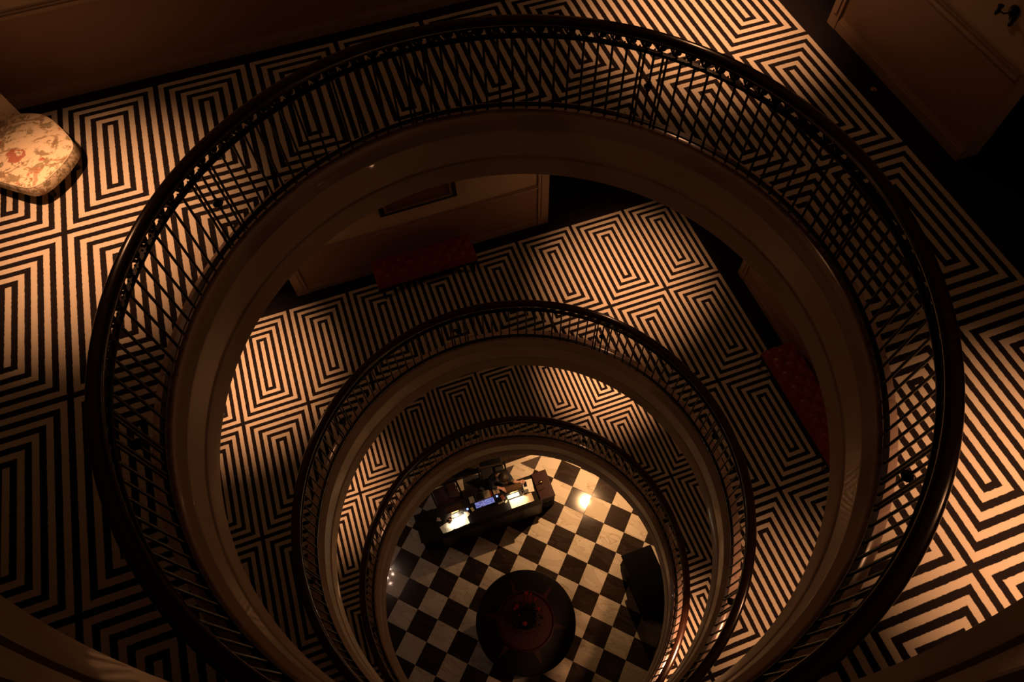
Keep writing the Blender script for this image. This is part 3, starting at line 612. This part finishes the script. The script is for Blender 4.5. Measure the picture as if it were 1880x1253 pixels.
# ------------------------------------------------------------------ desk chairs
CHF = mat('chair_fabric', (.03, .007, .006), .75, noise=.3, scale=15)
def desk_chair(x, y, rz, label, m_=CHF, dz=0):
    t = empty('desk_chair', label, 'chair', W(x, y, GZ), rz, 'chairs behind the desk')
    bm = B(); box(bm, -5.6*U, 5.6*U, -5.2*U, 5.2*U, (9.3-dz)*U, (11.3-dz)*U); bevel(bm, .8*U, 3); obj('seat', bm, m_, t, smooth='auto')
    bm = B(); box(bm, -5.2*U, 5.2*U, 5.0*U, 6.6*U, 12*U, 22.5*U); bevel(bm, .7*U, 3); bmesh.ops.rotate(bm, verts=bm.verts, cent=(0, 5*U, 12*U), matrix=Matrix.Rotation(-.16, 3, 'X')); obj('backrest', bm, m_, t, smooth='auto')
    for s_ in (-1, 1):
        bm = B(); tube(bm, [(s_*5.9*U, 4.6*U, 11*U), (s_*6.2*U, 4*U, 15.4*U), (s_*6.2*U, -3*U, 15.6*U), (s_*6.0*U, -4*U, 11*U)], .45*U, 8); obj('armrest', bm, IRON, t, smooth='auto')
    bm = B(); tube(bm, [(0, 0, 2*U), (0, 0, (9.4-dz)*U)], .6*U, 10); obj('column', bm, IRON, t, smooth='auto')
    for k_ in range(5):
        a = k_*2*PI/5; bm = B(); tube(bm, [(0, 0, 2.2*U), (5.6*U*math.cos(a), 5.6*U*math.sin(a), 1.3*U)], [.5*U, .35*U], 8); bmesh.ops.create_uvsphere(bm, u_segments=8, v_segments=6, radius=.62*U, matrix=Matrix.Translation((5.6*U*math.cos(a), 5.6*U*math.sin(a), .63*U))); obj('leg', bm, IRON, t, smooth='auto')
desk_chair(45.2, -27.2, .12, 'empty dark red desk chair behind the left desk lamp')
desk_chair(68.3, -25.6, -.12, 'dark desk chair that the seated person sits on', mat('chair_black', (.012, .011, .012), .7, noise=.2), 1.75)
# ------------------------------------------------------------------ the receptionist
SKIN = mat('skin', (.55, .27, .19), .5, noise=.06, scale=40); SUIT = mat('dark_suit', (.012, .011, .013), .8, noise=.25, scale=50); HAIRM = mat('brown_hair', (.085, .055, .025), .5, noise=.4, scale=90); SLV = mat('olive_sleeve', (.11, .08, .03), .85, noise=.3, scale=40)
def wz(x, y, h): return W(x, y, GZ)+Vector((0, 0, h))
def person():
    V, E_, Rr, kind = [], [], [], []
    def v(pt, r, par, k_='suit', ry=None):
        V.append(pt); Rr.append((r, ry or r)); kind.append(k_)
        if par is not None: E_.append((par, len(V)-1))
        return len(V)-1
    pel = v(wz(68.3, -27.0, .57), .135, None); ab = v(wz(68.7, -28.2, .72), .125, pel, ry=.10); chst = v(wz(69.4, -29.6, .90), .145, ab, ry=.11)
    up = v(wz(69.9, -30.7, 1.03), .11, chst); nk = v(wz(70.3, -31.8, 1.10), .052, up, 'skin'); hd0 = v(wz(70.8, -32.9, 1.17), .075, nk, 'skin'); hd1 = v(wz(71.3, -34.0, 1.235), .085, hd0, 'skin'); hd2 = v(wz(71.5, -34.5, 1.29), .06, hd1, 'skin')
    def hand(par, w, d, sgn):
        d = d.normalized(); s_ = Vector((-d.y, d.x, 0)).normalized()*sgn
        pm = v(w+d*.045-Vector((0, 0, .004)), .026, par, 'skin', .018); kn = v(w+d*.085-Vector((0, 0, .004)), .030, pm, 'skin', .016)
        for i, (off, ln) in enumerate(((-.027, .062), (-.009, .075), (.010, .070), (.028, .055))):
            a = v(w+d*.098+s_*off-Vector((0, 0, .002)), .0105, kn, 'skin'); b_ = v(w+d*(.098+ln*.55)+s_*off*1.15+Vector((0, 0, .006)), .0092, a, 'skin'); v(w+d*(.098+ln)+s_*off*1.2-Vector((0, 0, .008)), .008, b_, 'skin')
        a = v(w+d*.05-s_*.030-Vector((0, 0, .004)), .012, pm, 'skin'); b_ = v(w+d*.075-s_*.048-Vector((0, 0, .006)), .0105, a, 'skin'); v(w+d*.10-s_*.052-Vector((0, 0, .010)), .0085, b_, 'skin')
    dz = (-214-GZ)*U
    # right arm (towards the keyboard side) and left arm stretched along the desk
    sh = v(wz(66.0, -30.3, 1.00), .066, up); el = v(wz(65.6, -33.0, .84), .048, sh); fa = v(wz(67.6, -33.8, dz+.05), .040, el); wr = v(wz(68.9, -34.4, dz+.035), .027, fa, 'skin'); hand(wr, wz(68.9, -34.4, dz+.035), Vector((.75, -.65, 0)), -1)
    sh = v(wz(73.6, -30.0, 1.00), .066, up); el = v(wz(75.0, -32.6, .86), .046, sh); fa = v(wz(75.6, -33.6, dz+.07), .038, el, 'sleeve'); wr = v(wz(77.0, -34.3, dz+.04), .028, fa, 'skin'); hand(wr, wz(77.0, -34.3, dz+.04), Vector((1, -.28, 0)), 1)
    for s_ in (-1, 1):
        hp = v(wz(68.3+s_*2.0, -27.6, .55), .10, pel); kn = v(wz(68.6+s_*2.6, -36.2, .55), .07, hp); an = v(wz(68.6+s_*2.6, -35.6, .10), .045, kn); v(wz(68.6+s_*2.7, -38.6, .045), .038, an)
    me = bpy.data.meshes.new('body'); me.from_pydata([tuple(x) for x in V], E_, []); o = bpy.data.objects.new('tmp', me); C.objects.link(o)
    md = o.modifiers.new('s', 'SKIN'); md.use_smooth_shade = True
    for i, r in enumerate(Rr): me.skin_vertices[0].data[i].radius = r
    me.skin_vertices[0].data[0].use_root = True
    o.modifiers.new('u', 'SUBSURF').levels = 2
    dg = bpy.context.evaluated_depsgraph_get(); dg.update(); m2 = bpy.data.meshes.new_from_object(o.evaluated_get(dg)); bpy.data.objects.remove(o)
    base = wz(68.3, -27, 0)
    for m_ in (SUIT, SKIN, SLV): m2.materials.append(m_)
    def near(c):
        best = min(range(len(E_)), key=lambda i: (lambda a, b_: (c-(a+(b_-a)*max(0, min(1, (c-a).dot(b_-a)/max(1e-9, (b_-a).length_squared))))).length)(V[E_[i][0]], V[E_[i][1]]))
        return kind[E_[best][1]]
    for f in m2.polygons: f.material_index = {'suit': 0, 'skin': 1, 'sleeve': 2}[near(f.center)]; f.use_smooth = True
    for vv in m2.vertices: vv.co -= base
    t = empty('person', 'person in dark clothes seated behind the desk, one arm stretched towards white papers', 'person', base)
    b_ = bpy.data.objects.new('body', m2); C.objects.link(b_); b_.parent = t
    hc = wz(71.2, -33.9, 1.235)-base; fw = (Vector((.25, -1, -.55))).normalized()
    bm = B(); bmesh.ops.create_uvsphere(bm, u_segments=20, v_segments=14, radius=1)
    for vv in bm.verts:
        n_ = vv.co.copy(); r_ = .108+.006*math.sin(18*math.atan2(n_.y, n_.x)+4*n_.z)
        vv.co = hc-fw*.014+Vector((n_.x*r_*.95, n_.y*r_*1.1, n_.z*r_))
    rem = [vv for vv in bm.verts if (vv.co-hc).dot(fw) > .055 or vv.co.z < hc.z-.075]; bmesh.ops.delete(bm, geom=rem, context='VERTS'); bmesh.ops.solidify(bm, geom=list(bm.faces), thickness=.012)
    obj('hair', bm, HAIRM, t, smooth=True)
    bm = B(); s_ = Vector((-fw.y, fw.x, 0)).normalized(); upv = s_.cross(fw)
    tube(bm, [hc+fw*.085+upv*.012*-1, hc+fw*.115-upv*.02, hc+fw*.095-upv*.035], [.009, .014, .012], 8); obj('nose', bm, SKIN, t, smooth=True)
    for k_ in (-1, 1):
        bm = B(); bmesh.ops.create_uvsphere(bm, u_segments=8, v_segments=6, radius=.012, matrix=Matrix.Translation(hc+fw*.083+s_*k_*.03+upv*.01)); obj('eye', bm, mat('eye', (.1, .07, .05), .2, noise=.1) if 'eye' not in MATS else MATS['eye'], t, smooth=True)
        bm = B(); bmesh.ops.create_uvsphere(bm, u_segments=8, v_segments=6, radius=.022, matrix=Matrix.Translation(hc+s_*k_*.088-upv*.01) @ Matrix.Diagonal((.5, 1, 1.2, 1))); obj('ear', bm, SKIN, t, smooth=True)
    bm = B(); tube(bm, [hc+fw*.088-upv*.052-s_*.022, hc+fw*.094-upv*.055, hc+fw*.088-upv*.052+s_*.022], [.004, .007, .004], 6); obj('mouth', bm, mat('lips', (.35, .1, .08), .5, noise=.1), t, smooth=True)
    # shirt collar
    bm = B(); nkp = wz(70.1, -31.3, 1.085)-base; M = Matrix.Translation(nkp) @ Vector((.1, -.6, 1)).to_track_quat('Z', 'Y').to_matrix().to_4x4()
    lathe(bm, [(.066, -.01), (.060, .022), (.054, .022), (.058, -.012)], 18, cap=False); bmesh.ops.transform(bm, verts=bm.verts, matrix=M); obj('collar', bm, mat('shirt_collar', (.5, .45, .4), .8, noise=.05), t, smooth=True)
person()
# ------------------------------------------------------------------ round centre table with its flowers
tb = empty('round_table', 'very large round dark polished table in the middle of the lobby', 'table', W(60.6, -91.2, GZ))
TT = 17.0
bm = B(); lathe(bm, [(.0001, (TT-1.4)*U), (19.6*U, (TT-1.4)*U), (20.4*U, (TT-1.1)*U), (20.75*U, (TT-.55)*U), (20.6*U, (TT-.15)*U), (20.1*U, TT*U), (.0001, TT*U)], 96, cap=False); obj('tabletop', bm, DWOOD, tb, smooth='auto')
bm = B(); lathe(bm, [(.0001, 0), (7.5*U, 0), (7.6*U, 1*U), (5*U, 1.8*U), (2.6*U, 3.2*U), (2.2*U, 6*U), (3.4*U, 9*U), (2.4*U, 12*U), (4.5*U, 14.6*U), (8*U, (TT-1.4)*U), (.0001, (TT-1.4)*U)], 32, cap=False); obj('pedestal', bm, DWOOD, tb, smooth='auto')
for k_ in range(4):
    a = k_*PI/2+.4; bm = B(); tube(bm, [(5*U*math.cos(a), 5*U*math.sin(a), 1.6*U), (9*U*math.cos(a), 9*U*math.sin(a), 1.6*U), (12*U*math.cos(a), 12*U*math.sin(a), .6*U)], [1.2*U, .9*U, .6*U], 10); obj('foot', bm, DWOOD, tb, smooth='auto')
REDLQ = mat('red_lacquer', (.05, .004, .004), .4, noise=.2, coat=.1)
for k_ in range(6):                              # inlaid rays of the top
    a = k_*PI/3+.55; bm = B(); c0, s0 = math.cos(a), math.sin(a)
    vs = [bm.verts.new((x*c0*U-y*s0*U, x*s0*U+y*c0*U, z*U)) for z in (TT-.05, TT+.03) for x, y in ((12.2, -1.1), (17.5, -.15), (17.5, .15), (12.2, 1.1))]
    for f in ((3, 2, 1, 0), (4, 5, 6, 7), (0, 1, 5, 4), (1, 2, 6, 5), (2, 3, 7, 6), (3, 0, 4, 7)): bm.faces.new([vs[i] for i in f])
    obj('inlay', bm, REDLQ, tb)
ty = empty('round_tray', 'shallow round dark red tray in the centre of the table', 'tray', W(60.6, -91.2, -214))
bm = B(); lathe(bm, [(.0001, 0), (11.2*U, 0), (12.0*U, .9*U), (11.5*U, 1.0*U), (10.8*U, .35*U), (.0001, .3*U)], 64, cap=False); obj('dish', bm, REDLQ, ty, smooth='auto')
bm = B(); tube(bm, [(11.75*U*math.cos(a*PI/32), 11.75*U*math.sin(a*PI/32), .98*U) for a in range(64)], .2*U, 6, closed=True); obj('rim', bm, REDLQ, ty, smooth=True)
fa_ = empty('flower_arrangement', 'low vase of dark foliage with a few red blooms on the round red tray', 'flowers', W(60.9, -90.6, -213.7))
bm = B(); lathe(bm, [(.0001, 0), (3.2*U, 0), (4.2*U, 2.2*U), (4.6*U, 4.2*U), (3.8*U, 6*U), (4.1*U, 6.6*U), (3.7*U, 6.6*U), (3.4*U, 5.8*U), (.0001, 5.5*U)], 32, cap=False); obj('vase', bm, mat('dark_glaze', (.02, .015, .012), .2, noise=.2), fa_, smooth='auto')
LEAF = mat('dark_leaf', (.020, .030, .012), .45, noise=.4, scale=30); RF = mat('red_bloom', (.50, .030, .022), .5, noise=.3, scale=40)
bm = B()
for k_ in range(260):
    th = random.uniform(0, 2*PI); ph = math.acos(random.uniform(-.1, 1)); r_ = random.uniform(3.2, 6.9)*U
    pos = Vector((r_*math.sin(ph)*math.cos(th), r_*math.sin(ph)*math.sin(th), 6.6*U+r_*math.cos(ph)*.75)); d = pos-Vector((0, 0, 4.5*U)); qt = (d.normalized()+Vector((random.uniform(-.5, .5), random.uniform(-.5, .5), random.uniform(-.3, .3)))).to_track_quat('X', 'Z')
    M = Matrix.Translation(pos) @ qt.to_matrix().to_4x4() @ Matrix.Rotation(random.uniform(0, 6), 4, 'X'); L_ = random.uniform(1.1, 2.0)*U
    vs = [bm.verts.new(M @ Vector(c)) for c in ((-L_/2, 0, 0), (-L_*.1, L_*.22, .1*L_), (L_*.25, L_*.17, .08*L_), (L_/2, 0, -.08*L_), (L_*.25, -L_*.17, .08*L_), (-L_*.1, -L_*.22, .1*L_), (0, 0, 0))]
    for i in range(6): bm.faces.new((vs[i], vs[(i+1) % 6], vs[6]))
fo_ = obj('foliage', bm, LEAF, fa_); fo_['kind'] = 'stuff'
def px_off(px, py): return ((px-960.0)*.235, -(py-1133)*.235)
for k_, (px, py, sz) in enumerate(((954, 1145, 1.25), (951, 1113, 1.1), (946, 1116, .8), (974, 1097, 1.1), (981, 1101, .7), (985, 1130, .85), (963, 1106, .5), (986, 1111, .6), (949, 1129, .5))):
    x, y = px_off(px, py); zt = 6.6+max(.0, 5.4-.10*(x*x+y*y)); bm = B()
    for j in range(8):
        b_ = j*2.4; el_ = .15+.12*j; M = Matrix.Translation((x*U, y*U, (zt+1.0)*U)) @ Matrix.Rotation(b_, 4, 'Z') @ Matrix.Rotation(-el_, 4, 'Y') @ Matrix.Translation((.42*sz*U, 0, 0)) @ Matrix.Diagonal((.48*sz*U, .32*sz*U, .10*sz*U, 1))
        bmesh.ops.create_uvsphere(bm, u_segments=8, v_segments=5, radius=1, matrix=M)
    tube(bm, [(x*U*.5, y*U*.5, 5.6*U), (x*U, y*U, (zt+.9)*U)], .1*U, 5); obj('bloom', bm, RF, fa_, smooth=True)
# ------------------------------------------------------------------ black console under the gallery at the right
cs = empty('console_cabinet', 'plain black cabinet at the right side of the lobby, partly hidden by the gallery', 'cabinet', W(115, -94, GZ))
def cb(bm, x0, x1, y0, y1, z0, z1): box(bm, (x0-115)*U, (x1-115)*U, (y0+94)*U, (y1+94)*U, z0*U, z1*U)
BL = mat('black_paint', (.003, .0025, .0025), .75, noise=.2, spec=.15)
bm = B(); cb(bm, 109.4, 122, -106.6, -81.3, 1.2, 16.2); obj('cabinet_body', bm, BL, cs)
bm = B(); cb(bm, 110.2, 122, -105.8, -82.1, 0, 1.3); obj('plinth', bm, BL, cs)
bm = B(); cb(bm, 108.4, 122.4, -107.7, -80.2, 16.1, 17.1); bevel(bm, .2*U, 2); obj('cabinet_top', bm, BL, cs)
for k_ in range(3):
    y0 = -106.2+k_*8.4; bm = B(); cb(bm, 109.15, 109.45, y0+.3, y0+7.9, 2, 15.5); bevel(bm, .06*U); d_ = obj('door', bm, BL, cs)
    bm = B(); bmesh.ops.create_uvsphere(bm, u_segments=8, v_segments=6, radius=.25*U, matrix=Matrix.Translation(((109.0-115)*U, (y0+7.2+94)*U, 9*U))); obj('knob', bm, BRASS, d_, smooth=True)
